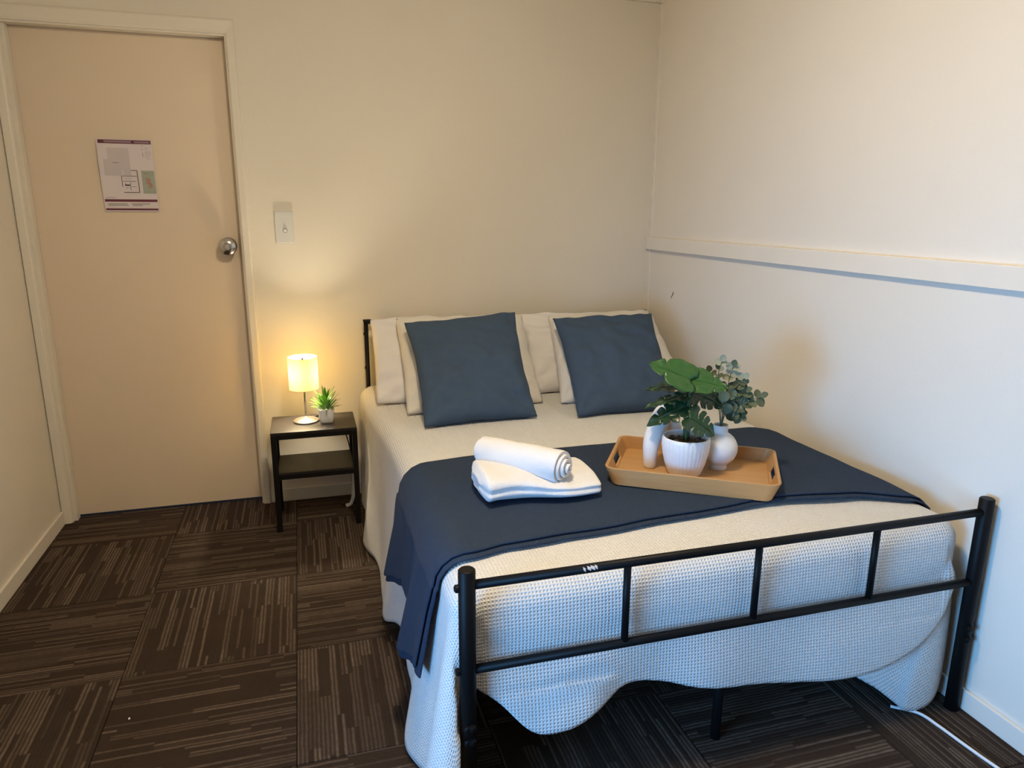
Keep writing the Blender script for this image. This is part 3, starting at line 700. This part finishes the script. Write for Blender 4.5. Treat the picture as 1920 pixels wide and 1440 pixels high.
# ------------------------------------------------------------------ tray
tray = empty('serving_tray', (-0.612, -1.553, ZT+0.0205)); tray.rotation_euler.z = math.radians(-33.0); tag(tray, 'bamboo serving tray with cut-out handles carrying plants on the throw', 'tray')
TLn, TW, TH, TT, TR_ = 0.492, 0.330, 0.050, 0.009, 0.030
def rrect(hx, hy, r, n=8):
    out = []
    for cx, cy, a0 in ((hx-r, hy-r, 0), (-hx+r, hy-r, 90), (-hx+r, -hy+r, 180), (hx-r, -hy+r, 270)):
        for k in range(n+1):
            a = math.radians(a0+90*k/n); out.append((cx+r*math.cos(a), cy+r*math.sin(a)))
    return out
def tray_walls():
    o_ = rrect(TLn/2, TW/2, TR_); i_ = rrect(TLn/2-TT, TW/2-TT, TR_-TT)
    O, I, slot = [], [], []
    n = len(o_)
    for k in range(n):
        a, b, c, d = Vector(o_[k]), Vector(o_[(k+1) % n]), Vector(i_[k]), Vector(i_[(k+1) % n])
        long_ = (b-a).length > 0.1
        if long_ and abs(a.x-b.x) < 1e-6:      # a short side carries the handle slot
            hw = 0.050; ts = [0, (abs(a.y)-hw)/(2*abs(a.y)), (abs(a.y)+hw)/(2*abs(a.y))]; fl = [False, True, False]
        else: ts, fl = [0], [False]
        for t_, f_ in zip(ts, fl): O.append(a.lerp(b, t_)); I.append(c.lerp(d, t_)); slot.append(f_)
    bm = bmesh.new(); m = len(O); za, zb = 0.012, 0.040
    def vv(p, z): return bm.verts.new((p.x, p.y, z))
    for k in range(m):
        k2 = (k+1) % m
        for z0, z1 in (((0, za), (zb, TH)) if slot[k] else ((0, za), (za, zb), (zb, TH))):
            q = [vv(O[k], z0), vv(O[k2], z0), vv(O[k2], z1), vv(O[k], z1), vv(I[k], z0), vv(I[k2], z0), vv(I[k2], z1), vv(I[k], z1)]
            bm.faces.new((q[0], q[1], q[2], q[3])); bm.faces.new((q[5], q[4], q[7], q[6]))
            if z1 == TH or (slot[k] and z1 == za): bm.faces.new((q[3], q[2], q[6], q[7]))
            if z0 == 0 or (slot[k] and z0 == zb): bm.faces.new((q[1], q[0], q[4], q[5]))
        if slot[k]:
            for kk in (k, k2): bm.faces.new((vv(O[kk], za), vv(I[kk], za), vv(I[kk], zb), vv(O[kk], zb)))
    bmesh.ops.remove_doubles(bm, verts=bm.verts, dist=1e-5)
    for v in bm.verts: v.co.x *= 1-0.085*(1-v.co.z/TH)      # flared ends
    es = [e for e in bm.edges if len(e.link_faces) == 2 and e.calc_face_angle(0) > 1.0]
    bmesh.ops.recalc_face_normals(bm, faces=bm.faces)
    bmesh.ops.bevel(bm, geom=es, offset=0.0018, segments=2, profile=0.5, affect='EDGES')
    return bm
frombm('tray_rim', tray_walls(), M_bamboo, tray)
pts = rrect((TLn/2-TT)*0.925+0.001, TW/2-TT+0.001, TR_-TT); bm = bmesh.new()
lo_ = [bm.verts.new((x, y, 0.001)) for x, y in pts]; hi_ = [bm.verts.new((x, y, 0.008)) for x, y in pts]
bm.faces.new(hi_); bm.faces.new(lo_[::-1])
for k in range(len(pts)): bm.faces.new((lo_[k], lo_[(k+1) % len(pts)], hi_[(k+1) % len(pts)], hi_[k]))
frombm('tray_base', bm, M_bamboo, tray)
TZ2 = ZT+0.0205+0.008

# ------------------------------------------------------------------ monstera in ribbed planter
mon = empty('potted_monstera', (-0.645, -1.562, TZ2)); tag(mon, 'potted monstera with split dark green leaves in a ribbed white planter', 'plant')
prof = [(0, 0), (0.043, 0), (0.049, 0.004), (0.060, 0.035), (0.067, 0.065), (0.0705, 0.090), (0.0705, 0.108), (0.069, 0.116), (0.0665, 0.1175), (0.064, 0.116), (0.063, 0.100), (0.062, 0.092), (0, 0.092)]
def rib(a, i, h):
    if 0.004 < h < 0.112 and i <= 6: return 1 + 0.016*(abs(math.cos(a*17))**0.6 - 0.6)
    return 1
pot_pf = []
for (r0, h0), (r1, h1) in zip(prof, prof[1:]):
    for q in range(4 if h1 != h0 else 1): pot_pf.append((r0+(r1-r0)*q/(4 if h1 != h0 else 1), h0+(h1-h0)*q/(4 if h1 != h0 else 1)))
pot_pf.append(prof[-1])
mh = 0.112
def rib2(a, i, h):
    return 1 + (0.016*(abs(math.cos(a*17))**0.6 - 0.6) if (i < 28 and 0.003 < h < mh) else 0)
planter = lathe('planter', pot_pf, M_potw, mon, 204, rmod=rib2)
lathe('soil', [(0.0625, 0.093), (0.05, 0.097), (0.03, 0.101), (0, 0.102)], M_soil, mon, 32)
random.seed(4)
bm = bmesh.new()
for k in range(60):
    a, rr = random.random()*2*PI, 0.058*math.sqrt(random.random()); s_ = random.uniform(0.004, 0.008)
    bmesh.ops.create_icosphere(bm, subdivisions=1, radius=s_, matrix=Matrix.Translation((rr*math.cos(a), rr*math.sin(a), 0.100)) @ Matrix.Rotation(a, 4, 'Z') @ Matrix.Diagonal((1.3, 1, 0.7, 1)))
tag(frombm('pebbles', bm, M_pebble, mon, True), kind='stuff')
def monstera_leaf(L, W, cuts, bend, mat, base, tip, up_hint, fold=0.12, seed=0, name='leaf'):
    # heart-shaped blade with slits cut in from the edge and holes by the midrib; local y = midrib, x = across, z = normal
    base, tip = Vector(base), Vector(tip); yv = (tip-base); Ln = yv.length; yv.normalize(); zv = Vector(up_hint); zv = (zv-yv*zv.dot(yv)).normalized(); xv = yv.cross(zv)
    def halfw(t):                       # t: 0 at the lobe end .. 1 tip
        return W/2*(math.sin(PI*min(1, (t*0.94+0.06))**0.62)**0.75)*(1-0.10*t)
    def pos(t, f_, sgn):
        x = sgn*halfw(t)*f_
        y = -0.17*Ln*(1-t)*min(1, f_*1.6) + Ln*t + 0.10*Ln*f_*f_*(t*(1-t)*2)
        z = fold*abs(x) - bend*Ln*(t**2) - 0.7*fold*(x*x)/max(W, 1e-4) + 0.003*math.sin(t*20+seed)*f_ + 0.003*nz(t*4, f_*3, seed)
        return base + yv*y + xv*x + zv*z
    bm = bmesh.new(); NA, NFf = 8, 12
    for sgn in (-1, 1):
        cs = [0.0] + [c+(0.03 if sgn > 0 else 0) for c, _ in cuts] + [1.0]; lims = [1.0] + [l for _, l in cuts] + [1.0]
        for q in range(len(cs)-1):
            t0, t1, la, lb = cs[q], cs[q+1], lims[q], lims[q+1]; rows = []
            for i in range(NFf+1):
                f_ = i/NFf; row = []
                for k in range(NA+1):
                    a = k/NA
                    sa = max(0, (f_-la)/(1-la)) if la < 1 else 0; sb = max(0, (f_-lb)/(1-lb)) if lb < 1 else 0
                    lo_a, hi_a = 0.11*sa**0.8, 1-0.11*sb**0.8
                    t = t0+(t1-t0)*(lo_a+(hi_a-lo_a)*a) + 0.05*max(0, f_-0.3)*(1 if 0 < q else 0)*(1-t1*0.7)
                    ff = f_*(1-0.10*(abs(a-0.5)*2)**3*(1 if min(la, lb) < 0.7 else 0))
                    row.append(bm.verts.new(pos(min(t, 1), ff, sgn)))
                rows.append(row)
            for i in range(NFf):
                for k in range(NA):
                    fq = (rows[i][k], rows[i+1][k], rows[i+1][k+1], rows[i][k+1])
                    bm.faces.new(fq if sgn > 0 else fq[::-1])
    bmesh.ops.remove_doubles(bm, verts=bm.verts, dist=2e-5)
    bmesh.ops.dissolve_degenerate(bm, edges=bm.edges, dist=1e-6)
    o = frombm(name, bm, mat, None, True)
    md = o.modifiers.new('thickness', 'SOLIDIFY'); md.thickness = 0.0008
    return under(o, mon)
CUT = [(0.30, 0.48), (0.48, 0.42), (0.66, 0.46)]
CUT2 = [(0.64, 0.72)]
TOC = Vector((-0.45, -0.75, 0.48))      # roughly towards the room
top0 = Vector((-0.645, -1.562, TZ2+0.10))
LV = [  # base, tip, up hint, width, cuts, bend, mat
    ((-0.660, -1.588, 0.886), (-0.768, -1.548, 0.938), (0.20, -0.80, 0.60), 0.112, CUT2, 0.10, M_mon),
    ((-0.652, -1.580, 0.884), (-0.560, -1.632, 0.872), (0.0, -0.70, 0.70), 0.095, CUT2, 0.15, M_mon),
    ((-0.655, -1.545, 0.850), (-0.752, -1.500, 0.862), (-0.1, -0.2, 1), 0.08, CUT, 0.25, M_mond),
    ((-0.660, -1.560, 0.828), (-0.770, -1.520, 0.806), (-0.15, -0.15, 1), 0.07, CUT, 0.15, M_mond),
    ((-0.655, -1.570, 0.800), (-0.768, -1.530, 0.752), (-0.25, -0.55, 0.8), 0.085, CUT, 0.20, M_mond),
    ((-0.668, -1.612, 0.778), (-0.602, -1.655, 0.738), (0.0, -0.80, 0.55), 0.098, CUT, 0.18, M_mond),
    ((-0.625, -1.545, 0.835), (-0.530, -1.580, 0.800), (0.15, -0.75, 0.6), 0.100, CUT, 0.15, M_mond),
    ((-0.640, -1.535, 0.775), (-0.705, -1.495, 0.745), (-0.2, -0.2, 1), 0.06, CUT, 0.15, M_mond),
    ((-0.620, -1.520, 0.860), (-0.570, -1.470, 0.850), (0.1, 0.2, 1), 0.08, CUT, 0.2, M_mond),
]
for k, (b, t, uh, wd, cu, be, mt) in enumerate(LV):
    monstera_leaf((Vector(t)-Vector(b)).length, wd, cu, be, mt, b, t, uh, 0.14, k)
    b = Vector(b); f0 = top0 + Vector((0.008*math.cos(k*2.1), 0.008*math.sin(k*2.1), -0.005))
    mid = f0.lerp(b, 0.55) + Vector((0, 0, 0.012)) + (f0-b)*0.08*Vector((1, 1, 0)).x*0
    under(tube('leaf_stalk', spline([f0, mid, b], 6), [0.0026]*7+[0.0020]*6, M_stem, None, 8), mon)

# ------------------------------------------------------------------ eucalyptus in round vase
vz = empty('vase_with_eucalyptus', (-0.520, -1.548, TZ2)); tag(vz, 'round white footed vase holding grey-green eucalyptus sprigs, nearest the wall', 'vase')
vp = [(0, 0), (0.024, 0), (0.0265, 0.003), (0.0265, 0.014), (0.030, 0.018), (0.044, 0.032), (0.0525, 0.050), (0.0545, 0.066), (0.0515, 0.083), (0.042, 0.099), (0.031, 0.109), (0.0245, 0.113), (0.0225, 0.117), (0.0225, 0.137), (0.0215, 0.1385), (0.0195, 0.137), (0.019, 0.115), (0.02, 0.10), (0, 0.09)]
lathe('vase_body', spl2 if False else [(p.x, p.y) for p in spline([(a, b, 0) for a, b in vp], 3)], M_ceramic, vz, 48)
random.seed(11)
eb = Vector((-0.520, -1.548, TZ2+0.125))
sprigs = [[(-0.528, -1.550, 0.80), (-0.540, -1.545, 0.88), (-0.533, -1.548, 0.925)],
          [(-0.515, -1.555, 0.80), (-0.512, -1.560, 0.87), (-0.505, -1.566, 0.912)],
          [(-0.512, -1.555, 0.79), (-0.492, -1.572, 0.85), (-0.478, -1.585, 0.878)],
          [(-0.508, -1.558, 0.775), (-0.475, -1.585, 0.800), (-0.432, -1.610, 0.826)],
          [(-0.515, -1.550, 0.78), (-0.500, -1.560, 0.82), (-0.470, -1.585, 0.840)],
          [(-0.530, -1.545, 0.78), (-0.545, -1.54, 0.84), (-0.560, -1.53, 0.89)],
          [(-0.515, -1.555, 0.755), (-0.492, -1.572, 0.772), (-0.478, -1.582, 0.762)]]
def euc_leaf_mesh():
    V, F = [(0, 0, 0)], []; n, R = 18, 4
    for r in range(1, R+1):
        for k in range(n):
            a = 2*PI*k/n; q = r/R; y = 0.5+0.5*q*math.cos(a); x = 0.46*q*math.sin(a)*(1-0.12*math.cos(a)); 
            if q == 1 and k == 0: y = 1.04
            V.append((x, y, 0.16*(x*x*3+(y-0.5)**2)-0.05))
    V[0] = (0, 0.5, -0.05)
    for k in range(n): F.append((0, 1+k, 1+(k+1) % n))
    for r in range(R-1):
        for k in range(n): F.append((1+r*n+k, 1+(r+1)*n+k, 1+(r+1)*n+(k+1) % n, 1+r*n+(k+1) % n))
    me = bpy.data.meshes.new('leaf'); me.from_pydata(V, [], F); me.polygons.foreach_set('use_smooth', [True]*len(F)); return me
EM = euc_leaf_mesh(); EM.materials.append(M_euc); EMp = EM.copy(); EMp.materials[0] = M_eucp
def put_leaf(me, p, d, nrm, size):
    y = Vector(d).normalized(); z = Vector(nrm); z = (z-y*z.dot(y)).normalized(); x = y.cross(z)
    o = bpy.data.objects.new('leaf', me); link(o)
    m = Matrix((x*size, y*size, z*size)).transposed().to_4x4(); m.translation = Vector(p)
    o.parent = vz; o.matrix_parent_inverse = Matrix.Translation(-Vector(vz.location)); o.matrix_basis = m
camdir = Vector((-0.5, -0.82, 0.25))
for si, sp_ in enumerate(sprigs):
    P = spline([eb] + [Vector(q) for q in sp_], 10)
    under(tube('sprig_stem', P, [0.0014]*len(P), simple('sprig_stem_green', (0.10, 0.13, 0.08), 0.6) if si == 0 else bpy.data.materials['sprig_stem_green'], None, 6), vz)
    n = len(P)
    for k in range(12, n, 4):
        t = (P[min(k+1, n-1)]-P[k-1]).normalized(); s0 = t.cross(camdir).normalized()
        for sg in (-1, 1):
            d = (s0*sg*random.uniform(0.6, 1.1) + t*random.uniform(0.1, 0.8) + camdir*random.uniform(-0.3, 0.6)).normalized()
            nm = camdir + Vector((random.uniform(-.5, .5), random.uniform(-.5, .5), random.uniform(0.0, 1.0)))
            hi = P[k].z > 0.85  # pale leaves gather near the top, as if catching light
            put_leaf(EMp if (hi and random.random() < 0.45) or random.random() < 0.08 else EM, P[k], d, nm, random.uniform(0.017, 0.026) if hi else random.uniform(0.022, 0.032))
    put_leaf(EMp if si in (0, 2) else EM, P[-1], t + camdir*0.3, camdir + Vector((0, 0, 0.6)), 0.022)
for p, d, s_ in (((-0.486, -1.578, 0.790), (0.1, -0.1, -1), 0.040), ((-0.505, -1.572, 0.845), (-0.2, -0.1, -1), 0.034), ((-0.486, -1.582, 0.828), (0.2, -0.1, -1), 0.030), ((-0.500, -1.575, 0.805), (-0.3, 0, -1), 0.036), ((-0.53, -1.575, 0.84), (-0.2, 0.1, -0.9), 0.036), ((-0.515, -1.58, 0.80), (-0.4, 0.1, -0.7), 0.034)):
    put_leaf(EM, p, d, camdir+Vector((0, 0, 0.2)), s_)

# ------------------------------------------------------------------ arched two-legged vase
av = empty('arched_vase', (-0.700, -1.470, TZ2)); tag(av, 'matte white vase with arched legs standing behind the ribbed planter', 'vase')
L1, L2 = Vector((-0.722, -1.488, TZ2)), Vector((-0.600, -1.415, TZ2))
P = spline([L1, L1+Vector((0, 0, 0.045)), L1+Vector((0.006, 0.004, 0.085)), L1+Vector((0.030, 0.018, 0.128)), (L1+L2)/2+Vector((0, 0, 0.158)), L2+Vector((-0.030, -0.018, 0.128)), L2+Vector((-0.006, -0.004, 0.085)), L2+Vector((0, 0, 0.045)), L2], 8)
R_ = [0.0185 + 0.0115*math.sin(PI*min(1, i/(len(P)-1)))**1.2 for i in range(len(P))]
R_[0] = R_[-1] = 0.016
under(tube('arch_body', P, R_, M_ceramic, None, 28), av)
under(lathe('vase_mouth', [(0.030, 0.150), (0.020, 0.168), (0.015, 0.178), (0.0145, 0.196), (0.017, 0.203), (0.015, 0.204), (0.012, 0.195), (0.012, 0.170), (0, 0.165)], M_ceramic, None, 32, org=((L1.x+L2.x)/2, (L1.y+L2.y)/2, TZ2)), av)

# ------------------------------------------------------------------ bedside table
NX0, NX1, NY0, NY1, NZ = -1.886, -1.530, -0.360, -0.105, 0.448
ns = empty('bedside_table', ((NX0+NX1)/2, (NY0+NY1)/2, 0)); tag(ns, 'small black two-tier bedside table beside the bed', 'table')
under(box('tabletop', NX0, NX1, NY0, NY1, NZ-0.014, NZ, M_blackb, bev=0.002), ns)
under(box('shelf', NX0+0.02, NX1-0.02, NY0+0.008, NY1-0.004, 0.252, 0.266, M_blackb, bev=0.002), ns)
for x in (NX0, NX1-0.022):
    for y in (NY0, NY1-0.022): under(box('leg', x, x+0.022, y, y+0.022, 0, NZ-0.014, M_black, bev=0.0015), ns)
    under(box('side_brace', x+0.003, x+0.019, NY0+0.022, NY1-0.022, 0.246, 0.262, M_black), ns)
for z0, z1 in ((NZ-0.032, NZ-0.014), (0.238, 0.252)):
    for y in (NY0+0.002, NY1-0.020): under(box('cross_rail', NX0+0.022, NX1-0.022, y, y+0.018, z0, z1, M_black), ns)

# lamp
LX, LY = -1.738, -0.215
lamp = empty('table_lamp', (LX, LY, NZ)); tag(lamp, 'lit table lamp with cream drum shade and nickel base on bedside table', 'lamp')
lathe('lamp_base', [(0, 0), (0.052, 0), (0.0545, 0.002), (0.0545, 0.007), (0.052, 0.009), (0.020, 0.016), (0.008, 0.021), (0.0045, 0.024), (0, 0.024)], M_steel, lamp, 48)
tube('lamp_pole', [(0, 0, 0.02), (0, 0, 0.285)], 0.0042, M_chrome, lamp, 14)
SH0, SH1, SR = 0.150, 0.290, 0.062
sm = NT('cream_lamp_shade'); df = sm.n('ShaderNodeBsdfDiffuse'); tl = sm.n('ShaderNodeBsdfTranslucent'); mxs = sm.n('ShaderNodeMixShader'); mxs.inputs[0].default_value = 0.25
wv = sm.noise(300, 2, sm.coord()); cc = sm.mix(wv, (0.82, 0.74, 0.52), (0.88, 0.80, 0.58))
sm.l(cc, df.inputs[0]); tl.inputs[0].default_value = (0.36, 0.235, 0.065, 1); sm.l(df.outputs[0], mxs.inputs[1]); sm.l(tl.outputs[0], mxs.inputs[2]); sm.l(mxs.outputs[0], sm.out.inputs[0])
V, F = [], []
for z in (SH0, (SH0+SH1)/2, SH1):
    for k in range(64): V.append((SR*math.cos(2*PI*k/64), SR*math.sin(2*PI*k/64), z))
for i in range(2):
    for k in range(64): F.append((i*64+k, i*64+(k+1) % 64, (i+1)*64+(k+1) % 64, (i+1)*64+k))
mesh('lamp_shade', V, F, sm.m, lamp, True)
for z in (SH0, SH1): tube('shade_ring', [(SR*math.cos(2*PI*k/48), SR*math.sin(2*PI*k/48), z) for k in range(49)], 0.0014, simple('shade_trim', (0.8, 0.7, 0.5), 0.7), lamp, 6)
bm = bmesh.new()
for k in range(3):
    a = k*2*PI/3+0.5; V, F = tube_geo([(0.003*math.cos(a), 0.003*math.sin(a), 0.280), (SR*math.cos(a), SR*math.sin(a), 0.280)], 0.0013, 6)
    bv = [bm.verts.new(v) for v in V]; [bm.faces.new([bv[i] for i in f_]) for f_ in F]
frombm('shade_spider', bm, M_steel, lamp)
bmat = NT('warm_bulb_glow'); e = bmat.n('ShaderNodeEmission'); e.inputs[0].default_value = (*LAMP_COL, 1); e.inputs[1].default_value = 12.0
tb = bmat.n('ShaderNodeBsdfTransparent'); ad = bmat.n('ShaderNodeAddShader'); bmat.l(e.outputs[0], ad.inputs[0]); bmat.l(tb.outputs[0], ad.inputs[1]); bmat.l(ad.outputs[0], bmat.out.inputs[0])
pl_ = bpy.data.lights.new('lamp_glow', 'POINT'); pl_.energy = LAMP_STRENGTH; pl_.color = LAMP_COL; pl_.shadow_soft_size = 0.014
po_ = bpy.data.objects.new('lamp_glow', pl_); link(po_, lamp); po_.location = (-0.006, 0.028, 0.222)
lathe('bulb', [(0, -0.022), (0.012, -0.020), (0.019, -0.010), (0.020, 0.002), (0.016, 0.014), (0.009, 0.026), (0.008, 0.030)], bmat.m, lamp, 16, org=(-0.006, 0.028, 0.225))
lathe('bulb_holder', [(0.0085, 0), (0.011, 0.002), (0.011, 0.024), (0.0, 0.026)], M_white, lamp, 16, org=(-0.006, 0.028, 0.254))

# small plant in white pot
sp0 = empty('potted_grass_plant', (-1.652, -0.236, NZ)); tag(sp0, 'tiny bright green spiky plant in a square white pot by the lamp', 'plant')
bm = bmesh.new(); ring = []
for z, h in ((0, 0.026), (0.004, 0.0285), (0.03, 0.0325), (0.060, 0.0345), (0.0615, 0.0335), (0.0615, 0.0315), (0.054, 0.031)):
    ring.append([bm.verts.new((x, y, z)) for x, y in rrect(h, h, 0.008, 4)])
for a, b in zip(ring, ring[1:]):
    for k in range(len(a)): bm.faces.new((a[k], a[(k+1) % len(a)], b[(k+1) % len(a)], b[k]))
bm.faces.new(ring[0][::-1]); bm.faces.new(ring[-1])
po = frombm('pot', bm, M_potw, sp0, True); po.data.set_sharp_from_angle(angle=math.radians(35))
V, F = [], []; nseg = 6
for i in range(nseg+1):
    t = i/nseg; wdt = 0.075*(math.sin(PI*(t*0.85+0.15))**0.8)*(1 if i < nseg else 0.05)
    for s_ in (-1, 0, 1): V.append((s_*wdt, 0.32*t*t, t - 0.02*abs(s_)))
for i in range(nseg):
    for k in range(2): F.append((i*3+k, i*3+k+1, (i+1)*3+k+1, (i+1)*3+k))
bme = bpy.data.meshes.new('leaf'); bme.from_pydata(V, [], F); bme.polygons.foreach_set('use_smooth', [True]*len(F)); bme.materials.append(M_grass)
random.seed(3)
for k in range(95):
    tl_ = (k/95)**0.7*1.05; az = k*2.39996; ln = random.uniform(0.055, 0.080)*(1.25-0.62*tl_)
    o = bpy.data.objects.new('leaf', bme); link(o, sp0)
    r0 = 0.024*tl_
    o.location = (r0*math.cos(az), r0*math.sin(az), 0.052 + 0.030*(1-tl_)*random.random() + random.uniform(0, 0.012))
    o.rotation_euler = (tl_*0.95*random.uniform(0.75, 1.15), random.uniform(-.15, .15), az-PI/2); o.rotation_euler.x *= -1
    o.scale = (ln*1.05, ln, ln)

# cords
tag(tube('lamp_cord', spline([(-1.70, -0.165, NZ+0.004), (-1.66, -0.115, NZ+0.005), (-1.628, -0.088, NZ+0.004), (-1.59, -0.07, 0.40), (-1.565, -0.06, 0.33), (-1.548, -0.05, 0.25), (-1.535, -0.04, 0.12), (-1.53, -0.035, 0.02)], 8), 0.0028, M_black, None, 8), 'thin black lamp cord hanging behind the bedside table', 'cord')
tag(tube('white_lead', spline([(-1.545, -0.165, 0.20), (-1.545, -0.165, 0.13), (-1.549, -0.165, 0.06), (-1.562, -0.165, 0.018), (-1.585, -0.17, 0.012)], 8), 0.0085, M_white, None, 10), 'thick white cable end curling on the carpet by the bedside table', 'cable')
tag(tube('extension_cord', spline([(-0.20, -2.00, 0.005), (-0.148, -2.045, 0.0055), (-0.136, -2.10, 0.005), (-0.130, -2.17, 0.005), (-0.118, -2.27, 0.005), (-0.09, -2.40, 0.005), (-0.06, -2.7, 0.005)], 10), 0.0042, M_white, None, 8), 'thin white cord running across the carpet from under the bed', 'cord')
# lint on the carpet
bm = bmesh.new(); bmesh.ops.create_icosphere(bm, subdivisions=1, radius=0.003, matrix=Matrix.Translation((-2.246, -1.464, 0.003)) @ Matrix.Diagonal((1, 1.6, 0.7, 1)))
tag(frombm('lint_speck', bm, M_white), 'tiny white speck of lint on the brown carpet', 'lint')
